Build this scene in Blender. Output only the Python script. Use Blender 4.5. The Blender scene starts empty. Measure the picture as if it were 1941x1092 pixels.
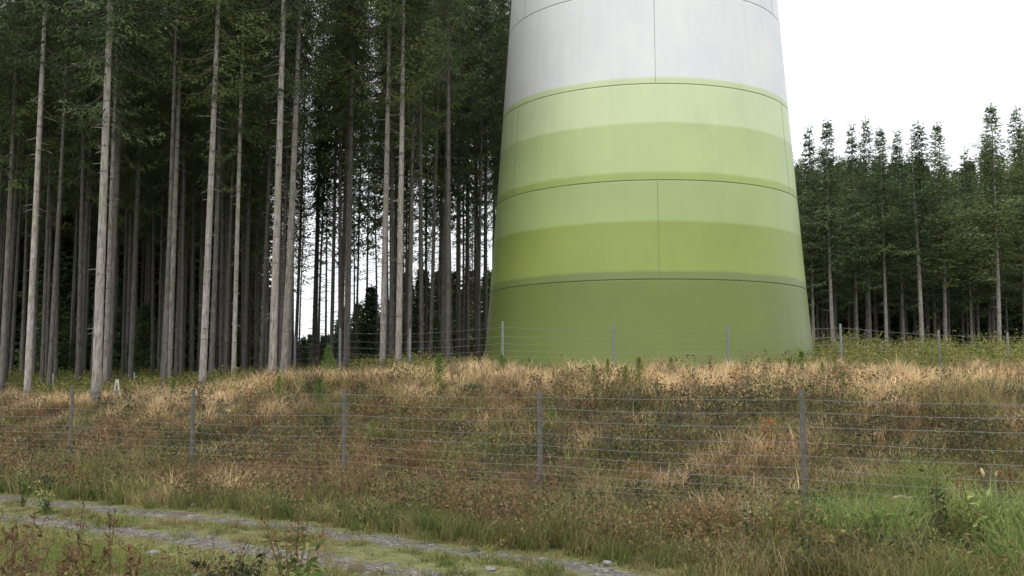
import bpy, math, random
import numpy as np
from mathutils import Vector

C = bpy.context.scene
col = C.collection
R = math.radians
random.seed(7)
rng = np.random.default_rng(7)

# ------------------------------------------------------------------ camera, sky, sun, exposure
EYE = 2.15
F = 2000.0
PITCH = math.atan((725 - 546) / F)
cam_d = bpy.data.cameras.new('camera')
cam_d.sensor_width = 36
cam_d.lens = F / 1941 * 36
cam_d.clip_start = 0.2
cam_d.clip_end = 3000
cam = bpy.data.objects.new('camera', cam_d)
col.objects.link(cam)
cam.location = (0, 0, EYE)
cam.rotation_euler = (math.pi / 2 + PITCH, 0, 0)
C.camera = cam

SUN_EL, SUN_AZ = R(56), R(212)      # azimuth clockwise from +Y: behind the camera, a little to the left
w = bpy.data.worlds.new('World')
C.world = w
w.use_nodes = True
nt = w.node_tree
nt.nodes.clear()
wo = nt.nodes.new('ShaderNodeOutputWorld')
bg = nt.nodes.new('ShaderNodeBackground')
sky = nt.nodes.new('ShaderNodeTexSky')
sky.sky_type = 'NISHITA'
sky.sun_disc = False
sky.sun_elevation = SUN_EL
sky.sun_rotation = SUN_AZ
sky.air_density = 1.0
sky.dust_density = 4.0
mixw = nt.nodes.new('ShaderNodeMix')
mixw.data_type = 'RGBA'
mixw.inputs[0].default_value = 0.86
mixw.inputs[7].default_value = (13.2, 13.5, 13.9, 1)       # closed cloud cover
nt.links.new(sky.outputs[0], mixw.inputs[6])
nt.links.new(mixw.outputs[2], bg.inputs[0])
bg.inputs[1].default_value = 0.1
nt.links.new(bg.outputs[0], wo.inputs[0])

sd = bpy.data.lights.new('sun', 'SUN')
sd.energy = 0.9
sd.angle = R(25)
sd.color = (1, 0.96, 0.9)
sun = bpy.data.objects.new('sun', sd)
col.objects.link(sun)
sv = Vector((math.sin(SUN_AZ) * math.cos(SUN_EL), math.cos(SUN_AZ) * math.cos(SUN_EL), math.sin(SUN_EL)))
sun.rotation_euler = sv.to_track_quat('Z', 'Y').to_euler()

C.view_settings.view_transform = 'Standard'
C.view_settings.look = 'None'
C.view_settings.exposure = 0.14
C.view_settings.gamma = 1
C.render.engine = 'CYCLES'
C.cycles.max_bounces = 6
C.cycles.diffuse_bounces = 3
C.cycles.glossy_bounces = 2
C.cycles.transmission_bounces = 2
C.cycles.transparent_max_bounces = 4


def at(px, py, Y):
    """world point at forward distance Y seen at pixel (px, py) of the 1941 x 1092 photograph"""
    a, b = (px - 970.5) / F, (546 - py) / F
    dy = math.cos(PITCH) - b * math.sin(PITCH)
    dz = math.sin(PITCH) + b * math.cos(PITCH)
    return Vector((a / dy * Y, Y, EYE + dz / dy * Y))


# ------------------------------------------------------------------ noise and terrain
_tab = np.random.default_rng(3).random((256, 256))


def vnoise(x, y, s=1.0, o=0):
    x = np.asarray(x, float) / s + 37.3 + o * 11.7
    y = np.asarray(y, float) / s + 91.1 + o * 5.3
    xi, yi = np.floor(x).astype(int), np.floor(y).astype(int)
    fx, fy = x - xi, y - yi
    fx, fy = fx * fx * (3 - 2 * fx), fy * fy * (3 - 2 * fy)
    g = lambda i, j: _tab[i & 255, j & 255]
    return ((g(xi, yi) * (1 - fx) + g(xi + 1, yi) * fx) * (1 - fy) + (g(xi, yi + 1) * (1 - fx) + g(xi + 1, yi + 1) * fx) * fy)


def fbm(x, y, s=1.0, o=0):
    return (vnoise(x, y, s, o) + 0.5 * vnoise(x, y, s / 2.1, o + 3) + 0.25 * vnoise(x, y, s / 4.3, o + 6)) / 1.75


def sstep(a, b, v):
    t = np.clip((v - a) / (b - a), 0, 1)
    return t * t * (3 - 2 * t)


FA = np.array([4.3, 15.7])
FD = np.array([-0.819, 0.574])
FN = np.array([0.574, 0.819])


def tcoord(x, y):
    return (x - FA[0]) * FN[0] + (y - FA[1]) * FN[1]


TRK = np.array([(-60, 44), (-30, 30.2), (-20, 24.6), (-14, 21.0), (-8.8, 18.1), (-4.4, 15.6), (-1.1, 12.9), (0.2, 11.8), (4, 8.4), (10, 3.3), (18, -3.5), (40, -20)], float)


def catmull(P, n=14):
    out = []
    for i in range(len(P) - 1):
        p0, p1, p2, p3 = P[max(i - 1, 0)], P[i], P[i + 1], P[min(i + 2, len(P) - 1)]
        for k in range(n):
            t = k / n
            out.append(0.5 * ((2 * p1) + (-p0 + p2) * t + (2 * p0 - 5 * p1 + 4 * p2 - p3) * t * t + (-p0 + 3 * p1 - 3 * p2 + p3) * t ** 3))
    out.append(P[-1])
    return np.array(out)


TL = catmull(TRK)


def ucoord(x, y):
    """signed distance across the track, positive on the far side"""
    x = np.atleast_1d(np.asarray(x, float)); y = np.atleast_1d(np.asarray(y, float))
    best = np.full(x.shape, 1e9); sg = np.zeros(x.shape)
    for i in range(len(TL) - 1):
        a, b = TL[i], TL[i + 1]
        d = b - a
        L2 = d @ d
        s = np.clip(((x - a[0]) * d[0] + (y - a[1]) * d[1]) / L2, 0, 1)
        qx, qy = x - a[0] - s * d[0], y - a[1] - s * d[1]
        dist = np.hypot(qx, qy)
        cr = d[0] * qy - d[1] * qx
        m = dist < best
        best = np.where(m, dist, best)
        sg = np.where(m, np.sign(cr), sg)
    return best * sg


def H(x, y):
    x = np.asarray(x, float); y = np.asarray(y, float)
    t = tcoord(x, y)
    W = 6.5 + 6.0 * sstep(-16, 2, x)
    zc = 1.45 + 0.85 * sstep(-16, -5, x) - 0.12 * sstep(6, 14, x)
    z = zc * sstep(0.3, 1.0, 0.3 + 0.7 * np.clip((t - 0.5) / W, 0, 1) ** 0.85)
    z = z + 0.55 * sstep(40, 60, y) + 1.1 * sstep(45, 85, y) * sstep(0, 20, x) - 1.2 * sstep(80, 160, y)
    far = sstep(1, 6, t)
    z = z + (fbm(x, y, 3.0) - 0.5) * (0.12 + 0.35 * far) + (fbm(x, y, 1.3, 2) - 0.5) * 0.22 * far
    z = z - 0.25 * sstep(-1.6, -8, t) * 0
    return z


def h1(x, y):
    return float(H(x, y))


# ------------------------------------------------------------------ helpers
def tag(o, label=None, cat=None, group=None, kind=None):
    if label: o['label'] = label
    if cat: o['category'] = cat
    if group: o['group'] = group
    if kind: o['kind'] = kind
    return o


def link(name, me, mat=None, parent=None):
    o = bpy.data.objects.new(name, me)
    col.objects.link(o)
    if mat and not me.materials: me.materials.append(mat)
    if parent: o.parent = parent
    return o


def empty(name, loc, rz=0):
    o = bpy.data.objects.new(name, None)
    col.objects.link(o)
    o.location = loc
    o.rotation_euler = (0, 0, rz)
    o.empty_display_size = 0.3
    return o


def np_mesh(name, V, quads=None, tris=None, colr=None, smooth=False):
    me = bpy.data.meshes.new(name)
    V = np.asarray(V, np.float32)
    nq = 0 if quads is None else len(quads)
    ntr = 0 if tris is None else len(tris)
    li = []
    if nq: li.append(np.asarray(quads, np.int32).ravel())
    if ntr: li.append(np.asarray(tris, np.int32).ravel())
    li = np.concatenate(li)
    me.vertices.add(len(V)); me.vertices.foreach_set('co', V.ravel())
    me.loops.add(len(li)); me.loops.foreach_set('vertex_index', li)
    me.polygons.add(nq + ntr)
    st = np.concatenate([np.arange(nq) * 4, nq * 4 + np.arange(ntr) * 3]).astype(np.int32)
    me.polygons.foreach_set('loop_start', st)
    if smooth: me.polygons.foreach_set('use_smooth', np.ones(nq + ntr, bool))
    me.update(calc_edges=True)
    if colr is not None:
        ca = me.color_attributes.new('tint', 'FLOAT_COLOR', 'POINT')
        c4 = np.ones((len(V), 4), np.float32); c4[:, :3] = colr
        ca.data.foreach_set('color', c4.ravel())
    return me


class MB:
    """collects tubes, boxes and quads and links them as one mesh"""
    def __init__(s): s.v = []; s.f = []; s.c = []
    def add(s, vs, fs, c=None):
        n = len(s.v); s.v += [tuple(p) for p in vs]; s.f += [tuple(i + n for i in f) for f in fs]
        s.c += [c or (1, 1, 1)] * len(vs)
    def tube(s, pts, rads, n=6, cap=True, c=None):
        pts = [Vector(p) for p in pts]; vs = []; fs = []
        for i, p in enumerate(pts):
            d = (pts[min(i + 1, len(pts) - 1)] - pts[max(i - 1, 0)]).normalized()
            u = d.cross(Vector((0, 0, 1)) if abs(d.z) < 0.9 else Vector((1, 0, 0))).normalized(); v = d.cross(u)
            for k in range(n):
                a = 2 * math.pi * k / n
                vs.append(p + (u * math.cos(a) + v * math.sin(a)) * rads[i])
        for i in range(len(pts) - 1):
            for k in range(n):
                a, b = i * n + k, i * n + (k + 1) % n
                fs.append((a, b, b + n, a + n))
        if cap:
            fs.append(tuple(range(n - 1, -1, -1))); fs.append(tuple(range((len(pts) - 1) * n, len(pts) * n)))
        s.add(vs, fs, c)
    def mesh(s, name, smooth=True, colors=False):
        me = bpy.data.meshes.new(name); me.from_pydata(s.v, [], s.f)
        if smooth: me.polygons.foreach_set('use_smooth', np.ones(len(me.polygons), bool))
        if colors:
            ca = me.color_attributes.new('tint', 'FLOAT_COLOR', 'POINT')
            c4 = np.ones((len(s.v), 4), np.float32); c4[:, :3] = np.array(s.c)
            ca.data.foreach_set('color', c4.ravel())
        me.update(); return me
    def build(s, name, mat, parent=None, **k):
        return link(name, s.mesh(name, **k), mat, parent)


# ------------------------------------------------------------------ materials
def mat_new(name):
    m = bpy.data.materials.new(name); m.use_nodes = True
    n = m.node_tree; b = n.nodes['Principled BSDF']
    return m, n, b


def N(n, t, **k):
    x = n.nodes.new(t)
    for a, b in k.items(): setattr(x, a, b)
    return x


def ramp(n, stops, interp='LINEAR'):
    r = N(n, 'ShaderNodeValToRGB'); cr = r.color_ramp; cr.interpolation = interp
    while len(cr.elements) < len(stops): cr.elements.new(0.5)
    for e, (p, c) in zip(cr.elements, stops): e.position = p; e.color = (*c, 1)
    return r


def noise(n, scale, detail=5, vec=None, rough=0.6):
    x = N(n, 'ShaderNodeTexNoise'); x.inputs['Scale'].default_value = scale; x.inputs['Detail'].default_value = detail
    x.inputs['Roughness'].default_value = rough
    if vec is not None: n.links.new(vec, x.inputs['Vector'])
    return x


def mix(n, fac, a, b, mode='MIX'):
    x = N(n, 'ShaderNodeMix', data_type='RGBA', blend_type=mode)
    for i, v in ((0, fac), (6, a), (7, b)):
        if isinstance(v, bpy.types.NodeSocket): n.links.new(v, x.inputs[i])
        elif i == 0: x.inputs[0].default_value = v
        else: x.inputs[i].default_value = (*v, 1)
    return x.outputs[2]


def bump(n, b, h, strength, dist=0.02):
    x = N(n, 'ShaderNodeBump'); x.inputs['Strength'].default_value = strength; x.inputs['Distance'].default_value = dist
    n.links.new(h, x.inputs['Height']); n.links.new(x.outputs[0], b.inputs['Normal'])


def foliage_mat(name, trans=0.25, gain=(1, 1, 1), rand=0.0, rough=0.7):
    m, n, b = mat_new(name)
    a = N(n, 'ShaderNodeAttribute', attribute_name='tint')
    c = mix(n, 1.0, a.outputs['Color'], gain, 'MULTIPLY')
    if rand:
        oi = N(n, 'ShaderNodeObjectInfo')
        r = ramp(n, [(0, (1 - rand, 1 - rand * .8, 1 - rand)), (0.5, (1, 1, 1)), (1, (1 + rand * 1.2, 1 + rand * .8, 1 - rand * .2))])
        n.links.new(oi.outputs['Random'], r.inputs[0])
        c = mix(n, 1.0, c, r.outputs[0], 'MULTIPLY')
    n.links.new(c, b.inputs['Base Color'])
    b.inputs['Roughness'].default_value = rough
    b.inputs['Specular IOR Level'].default_value = 0.25
    tr = N(n, 'ShaderNodeBsdfTranslucent'); n.links.new(c, tr.inputs[0])
    ms = N(n, 'ShaderNodeMixShader'); ms.inputs[0].default_value = trans
    n.links.new(b.outputs[0], ms.inputs[1]); n.links.new(tr.outputs[0], ms.inputs[2])
    n.links.new(ms.outputs[0], n.nodes['Material Output'].inputs[0])
    return m


M = {}
M['needles'] = foliage_mat('spruce_needles', 0.22, rand=0.28)
M['needles_hazed'] = foliage_mat('hazed_spruce_needles', 0.22, gain=(1.5, 1.45, 1.6), rand=0.22)  # gain puts the haze over the distant right wood into the needle colour
M['grass'] = foliage_mat('grass_blades', 0.35)
M['leaf'] = foliage_mat('weed_leaves', 0.3)

# bark
m, n, b = mat_new('spruce_bark')
tc = N(n, 'ShaderNodeTexCoord'); mp = N(n, 'ShaderNodeMapping'); mp.inputs['Scale'].default_value = (9, 9, 2.0)
n.links.new(tc.outputs['Object'], mp.inputs[0])
n1 = noise(n, 1.6, 6, mp.outputs[0]); n2 = noise(n, 0.5, 3, tc.outputs['Object'])
r1 = ramp(n, [(0.3, (0.15, 0.13, 0.115)), (0.5, (0.27, 0.245, 0.225)), (0.72, (0.42, 0.395, 0.37))])
n.links.new(n1.outputs[0], r1.inputs[0])
mp3 = N(n, 'ShaderNodeMapping'); mp3.inputs['Scale'].default_value = (0.4, 0.4, 3.2)
n.links.new(tc.outputs['Object'], mp3.inputs[0])
n3 = noise(n, 1.0, 3, mp3.outputs[0]); r3 = ramp(n, [(0.36, (0.5, 0.48, 0.46)), (0.44, (1, 1, 1))]); n.links.new(n3.outputs[0], r3.inputs[0])
c = mix(n, 1.0, r1.outputs[0], r3.outputs[0], 'MULTIPLY')
r2 = ramp(n, [(0.45, (1, 1, 1)), (0.7, (0.75, 0.82, 0.62))]); n.links.new(n2.outputs[0], r2.inputs[0])
c = mix(n, 1.0, c, r2.outputs[0], 'MULTIPLY')
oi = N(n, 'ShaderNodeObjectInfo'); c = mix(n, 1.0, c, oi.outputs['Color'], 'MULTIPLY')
n.links.new(c, b.inputs['Base Color']); b.inputs['Roughness'].default_value = 0.9
b.inputs['Specular IOR Level'].default_value = 0.2
bump(n, b, n1.outputs[0], 0.6, 0.03)
M['bark'] = m

# ground
m, n, b = mat_new('meadow_soil')
tc = N(n, 'ShaderNodeTexCoord')
n1 = noise(n, 0.35, 6, tc.outputs['Object']); n2 = noise(n, 3.0, 8, tc.outputs['Object'], 0.7); n3 = noise(n, 30, 4, tc.outputs['Object'])
r1 = ramp(n, [(0.35, (0.075, 0.055, 0.03)), (0.5, (0.10, 0.085, 0.035)), (0.65, (0.16, 0.12, 0.06))]); n.links.new(n2.outputs[0], r1.inputs[0])
r2 = ramp(n, [(0.4, (0.6, 0.6, 0.6)), (0.6, (1.2, 1.2, 1.1))]); n.links.new(n3.outputs[0], r2.inputs[0])
c = mix(n, 1.0, r1.outputs[0], r2.outputs[0], 'MULTIPLY')
n.links.new(c, b.inputs['Base Color']); b.inputs['Roughness'].default_value = 0.95
bump(n, b, n3.outputs[0], 0.8, 0.05)
M['soil'] = m

# track: uv.x = metres across, uv.y = metres along
m, n, b = mat_new('gravel_and_moss')
uv = N(n, 'ShaderNodeUVMap'); uv.uv_map = 'UVMap'
tc = N(n, 'ShaderNodeTexCoord')
sx = N(n, 'ShaderNodeSeparateXYZ'); n.links.new(uv.outputs[0], sx.inputs[0])
ab = N(n, 'ShaderNodeMath', operation='ABSOLUTE'); n.links.new(sx.outputs[0], ab.inputs[0])
s1 = N(n, 'ShaderNodeMath', operation='SUBTRACT'); n.links.new(ab.outputs[0], s1.inputs[0]); s1.inputs[1].default_value = 0.80
s2 = N(n, 'ShaderNodeMath', operation='ABSOLUTE'); n.links.new(s1.outputs[0], s2.inputs[0])
nw = noise(n, 1.6, 7, tc.outputs['Object'], 0.7)
s3 = N(n, 'ShaderNodeMath', operation='MULTIPLY_ADD'); n.links.new(nw.outputs[0], s3.inputs[0]); s3.inputs[1].default_value = 1.3; n.links.new(s2.outputs[0], s3.inputs[2])
rg = ramp(n, [(0.90, (1, 1, 1)), (1.06, (0, 0, 0))]); n.links.new(s3.outputs[0], rg.inputs[0])
vo = N(n, 'ShaderNodeTexVoronoi'); vo.inputs['Scale'].default_value = 24; n.links.new(tc.outputs['Object'], vo.inputs['Vector'])
vs = N(n, 'ShaderNodeSeparateColor'); n.links.new(vo.outputs['Color'], vs.inputs[0])
ng = noise(n, 2.5, 6, tc.outputs['Object'], 0.7)
rgr = ramp(n, [(0, (0.11, 0.105, 0.10)), (0.5, (0.21, 0.205, 0.20)), (0.85, (0.29, 0.285, 0.28)), (1, (0.5, 0.49, 0.47))]); n.links.new(vs.outputs[0], rgr.inputs[0])
rr = ramp(n, [(0.35, (0.6, 0.57, 0.5)), (0.6, (1.15, 1.15, 1.15))]); n.links.new(ng.outputs[0], rr.inputs[0])
cg = mix(n, 1.0, rgr.outputs[0], rr.outputs[0], 'MULTIPLY'); cg = mix(n, 1.0, cg, (0.74, 0.70, 0.63), 'MULTIPLY')
nm = noise(n, 4.5, 10, tc.outputs['Object'], 0.75)
rm = ramp(n, [(0.3, (0.06, 0.06, 0.025)), (0.47, (0.14, 0.145, 0.045)), (0.6, (0.22, 0.22, 0.08)), (0.75, (0.26, 0.20, 0.11))]); n.links.new(nm.outputs[0], rm.inputs[0])
c = mix(n, rg.outputs[0], rm.outputs[0], cg)
n.links.new(c, b.inputs['Base Color']); b.inputs['Roughness'].default_value = 0.9
ad = N(n, 'ShaderNodeMath', operation='ADD'); n.links.new(vo.outputs['Distance'], ad.inputs[0]); n.links.new(nm.outputs[0], ad.inputs[1])
bump(n, b, ad.outputs[0], 0.7, 0.04)
M['track'] = m

def simple(name, colr, rough=0.6, metal=0, nscale=8, var=0.25, bumpk=0.2):
    m, n, b = mat_new(name)
    tc = N(n, 'ShaderNodeTexCoord'); x = noise(n, nscale, 5, tc.outputs['Object'])
    r = ramp(n, [(0.3, tuple(v * (1 - var) for v in colr)), (0.7, tuple(min(1, v * (1 + var)) for v in colr))]); n.links.new(x.outputs[0], r.inputs[0])
    n.links.new(r.outputs[0], b.inputs['Base Color']); b.inputs['Roughness'].default_value = rough; b.inputs['Metallic'].default_value = metal
    if bumpk: bump(n, b, x.outputs[0], bumpk, 0.01)
    return m

M['galv'] = simple('galvanised_steel', (0.22, 0.23, 0.24), 0.5, 0.2, 14)
M['oldpost'] = simple('weathered_dark_post', (0.125, 0.12, 0.10), 0.9, 0.0, 12, 0.35)
M['wire'] = simple('fence_wire', (0.30, 0.305, 0.31), 0.5, 0.3, 20, 0.2, 0)
M['stone'] = simple('pale_stone', (0.27, 0.265, 0.25), 0.85, 0, 12, 0.35, 0.5)
M['deadwood'] = simple('rotten_wood', (0.065, 0.045, 0.032), 0.9, 0, 9, 0.5, 0.8)
M['cutwood'] = simple('broken_pale_wood', (0.5, 0.36, 0.22), 0.8, 0, 12, 0.2, 0.4)
M['palewood'] = simple('bleached_wood', (0.48, 0.47, 0.44), 0.8, 0, 12, 0.2, 0.2)
M['seal'] = simple('joint_seal', (0.09, 0.095, 0.09), 0.7, 0, 6, 0.3, 0)
M['seam'] = simple('seam_filler', (0.17, 0.20, 0.12), 0.7, 0, 6, 0.2, 0)
M['concrete'] = simple('foundation_concrete', (0.32, 0.31, 0.29), 0.85, 0, 3, 0.2, 0.3)

# ------------------------------------------------------------------ ground
def axis(lo, hi, fine_lo, fine_hi, st):
    a = list(np.arange(fine_lo, fine_hi, st))
    x, s = fine_lo, st
    L = []
    while x > lo: s *= 1.25; x -= s; L.append(x)
    x, s = a[-1], st
    Rr = []
    while x < hi: s *= 1.25; x += s; Rr.append(x)
    return np.array(L[::-1] + a + Rr)

gx = axis(-1500, 1500, -34, 34, 0.4)
gy = axis(-300, 2500, -4, 70, 0.4)
X, Y = np.meshgrid(gx, gy)
Z = H(X, Y)
V = np.stack([X.ravel(), Y.ravel(), Z.ravel()], 1)
nx, ny = len(gx), len(gy)
i, j = np.meshgrid(np.arange(nx - 1), np.arange(ny - 1))
q = (j * nx + i).ravel()
Q = np.stack([q, q + 1, q + nx + 1, q + nx], 1)
g = link('ground', np_mesh('ground', V, Q, smooth=True), M['soil']); tag(g, kind='structure')

# gravel track sheet
tw = np.linspace(-1.75, 1.75, 15)
TL2 = catmull(TRK, 40)
vs_, uvs = [], []
s_acc = 0
for i, p in enumerate(TL2):
    d = TL2[min(i + 1, len(TL2) - 1)] - TL2[max(i - 1, 0)]; d /= np.hypot(*d)
    nn = np.array([-d[1], d[0]])
    if i: s_acc += np.hypot(*(p - TL2[i - 1]))
    for u in tw:
        uu = u + (0.22 * (fbm(s_acc, u, 0.9) - 0.5) if abs(u) > 1.6 else 0)
        qx, qy = p + nn * uu
        vs_.append((qx, qy, h1(qx, qy) + 0.03 + 0.03 * math.exp(-(uu / 0.4) ** 2)))
        uvs.append((uu, s_acc))
k = len(tw)
fs = [(a * k + b_, a * k + b_ + 1, (a + 1) * k + b_ + 1, (a + 1) * k + b_) for a in range(len(TL2) - 1) for b_ in range(k - 1)]
me = bpy.data.meshes.new('gravel_track'); me.from_pydata(vs_, [], [f[::-1] for f in fs])
ul = me.uv_layers.new(name='UVMap')
for l in me.loops: ul.data[l.index].uv = uvs[l.vertex_index]
me.polygons.foreach_set('use_smooth', np.ones(len(me.polygons), bool))
tr_ = link('gravel_track', me, M['track']); tag(tr_, kind='structure')

# ------------------------------------------------------------------ the concrete tower
TX, TY = 6.0, 47.3
zr = lambda py: at(1224, py, 40.3 + 0.0009 * max(0, 690 - py)).z
zj = [zr(530), zr(340), zr(157)]
SEG = (zj[2] - zj[0]) / 2
joints = [zj[0] - SEG] + [zj[0] + SEG * k for k in range(0, 22)]
ZB = joints[0]
def TR(z):
    return max(2.0, 7.2 + 0.10 * math.exp(-max(0, z - 2.5) / 2.2) - 0.0705 * (z - EYE - 0.7) + 0.00016 * max(0, z - 20) ** 2 * 0)

m, n, b = mat_new('painted_concrete')
ge = N(n, 'ShaderNodeNewGeometry'); sp = N(n, 'ShaderNodeSeparateXYZ'); n.links.new(ge.outputs['Position'], sp.inputs[0])
nz = noise(n, 0.6, 3, ge.outputs['Position'])
zz = N(n, 'ShaderNodeMath', operation='MULTIPLY_ADD'); n.links.new(nz.outputs[0], zz.inputs[0]); zz.inputs[1].default_value = 0.12; n.links.new(sp.outputs[2], zz.inputs[2])
z0, z1 = ZB - 1.0, zr(120)
mr = N(n, 'ShaderNodeMapRange'); n.links.new(zz.outputs[0], mr.inputs[0]); mr.inputs[1].default_value = z0 + 0.06; mr.inputs[2].default_value = z1 + 0.06
bands = [(None, (0.175, 0.245, 0.065)), (517, (0.215, 0.275, 0.10)), (503, (0.34, 0.41, 0.105)), (420, (0.42, 0.53, 0.225)), (338, (0.43, 0.55, 0.185)), (325, (0.53, 0.65, 0.31)), (232, (0.68, 0.77, 0.45)), (145, (0.80, 0.81, 0.80))]
bands = [(None, (0.175, 0.222, 0.048)), (530, (0.20, 0.245, 0.075)), (515, (0.30, 0.37, 0.085)), (420, (0.38, 0.49, 0.19)), (340, (0.37, 0.48, 0.14)), (326, (0.50, 0.62, 0.28)), (232, (0.65, 0.75, 0.44)), (145, (0.83, 0.85, 0.85))]
stops = [(0, bands[0][1])]
for i in range(1, len(bands)):
    zp = (zr(bands[i][0]) - z0) / (z1 - z0)
    stops += [(zp - 0.002, bands[i - 1][1]), (zp + 0.003, bands[i][1])]
rp = ramp(n, stops[:32]); n.links.new(mr.outputs[0], rp.inputs[0])
mp = N(n, 'ShaderNodeMapping'); mp.inputs['Scale'].default_value = (3.0, 3.0, 0.12); n.links.new(ge.outputs['Position'], mp.inputs[0])
ns = noise(n, 1.0, 6, mp.outputs[0]); rs = ramp(n, [(0.3, (0.955, 0.955, 0.95)), (0.55, (1, 1, 1)), (0.75, (1.015, 1.015, 1.0))]); n.links.new(ns.outputs[0], rs.inputs[0])
nb = noise(n, 0.35, 5, ge.outputs['Position']); rb = ramp(n, [(0.35, (0.93, 0.93, 0.95)), (0.65, (1.03, 1.03, 1.0))]); n.links.new(nb.outputs[0], rb.inputs[0])
c = mix(n, 1.0, rp.outputs[0], rs.outputs[0], 'MULTIPLY'); c = mix(n, 1.0, c, rb.outputs[0], 'MULTIPLY')
n.links.new(c, b.inputs['Base Color'])
rro = ramp(n, [(0.3, (0.36, 0.36, 0.36)), (0.7, (0.5, 0.5, 0.5))]); n.links.new(ns.outputs[0], rro.inputs[0]); n.links.new(rro.outputs[0], b.inputs['Roughness'])
nf = noise(n, 2.2, 4, ge.outputs['Position']); bump(n, b, nf.outputs[0], 0.08, 0.02)
M['tower'] = m

tower = empty('wind_turbine_tower', (TX, TY, ZB - 0.6))
tag(tower, 'huge tapering concrete tower painted white fading down through green bands behind the rear fence', 'tower')
NS = 144
vdir = math.atan2(-TY, -TX)                     # towards the camera
def ring(z, r): return [(r * math.cos(2 * math.pi * k / NS), r * math.sin(2 * math.pi * k / NS), z - (ZB - 0.6)) for k in range(NS)]
def lathe(prof):
    vs = []; fs = []
    for z, r in prof: vs += ring(z, r)
    for i in range(len(prof) - 1):
        for k in range(NS):
            a, b_ = i * NS + k, i * NS + (k + 1) % NS
            fs.append((a, b_, b_ + NS, a + NS))
    return vs, fs
for s in range(len(joints) - 1):
    a, b_ = joints[s], joints[s + 1]
    g_ = 0.011
    m_ = MB(); prof = [(a + g_, TR(a) - 0.05), (a + g_, TR(a) - 0.006), (a + g_ + 0.012, TR(a)), (a + g_ + 0.05, TR(a + .05)), (a + g_ + 0.09, TR(a + .09))]
    if s == 0: prof[0] = (a - 0.6, TR(a)); prof = [prof[0], (a + 0.5, TR(a + 0.5))]
    for t in (0.25, 0.5, 0.75): prof.append((a + (b_ - a) * t, TR(a + (b_ - a) * t)))
    prof += [(b_ - g_ - 0.09, TR(b_ - .09)), (b_ - g_ - 0.05, TR(b_ - .05)), (b_ - g_ - 0.012, TR(b_)), (b_ - g_, TR(b_) - 0.006), (b_ - g_, TR(b_) - 0.05)]
    m_.add(*lathe(prof)); so = m_.build('tower_segment', M['tower'], tower)
    mj = MB(); mj.add(*lathe([(b_ - g_ - 0.01, TR(b_) - 0.045), (b_ - g_ - 0.01, TR(b_) - 0.012), (b_ + g_ + 0.01, TR(b_) - 0.012), (b_ + g_ + 0.01, TR(b_) - 0.045)]))
    mj.build('joint_seal', M['seal'], so)
    # upright seams: three per segment, turned by sixty degrees from one segment to the next
    if s in (0, 1, 2, 3, 4, 5):
        if s == 0: continue
        off = R(4.4) if s % 2 == 1 else R(64.4)
        for kk in range(3):
            th = vdir + off + kk * 2 * math.pi / 3
            mm = MB(); hw = 0.013
            n_ = 10; vs = []
            for i in range(n_ + 1):
                z = a + 0.04 + (b_ - a - 0.08) * i / n_; r = TR(z) + 0.001
                for e, rr_ in ((-hw, -0.02), (-hw * .5, 0.004), (hw * .5, 0.004), (hw, -0.02)):
                    dr = r + rr_; vs.append((dr * math.cos(th) - e * math.sin(th), dr * math.sin(th) + e * math.cos(th), z - (ZB - 0.6)))
            fs = [(i * 4 + j, i * 4 + j + 1, i * 4 + j + 5, i * 4 + j + 4) for i in range(n_) for j in range(3)]
            mm.add(vs, fs); mm.build('upright_seam', M['seam'], so)

# ------------------------------------------------------------------ spruces
def leafcloud(rows):
    """rows: centre, dir, side, length, width, colour -> numpy mesh of pointed leaf faces"""
    P, D, S, L, Wd, Cc = rows
    a = P; b_ = P + D * (L * 0.45)[:, None] + S * (Wd * 0.5)[:, None]; c_ = P + D * L[:, None]; d_ = P + D * (L * 0.45)[:, None] - S * (Wd * 0.5)[:, None]
    V = np.stack([a, b_, c_, d_], 1).reshape(-1, 3)
    nn = len(P)
    Q = np.arange(nn * 4).reshape(nn, 4)
    return V, Q, np.repeat(Cc, 4, 0)


def norm(a): return a / np.maximum(1e-6, np.linalg.norm(a, axis=1, keepdims=True))


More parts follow.
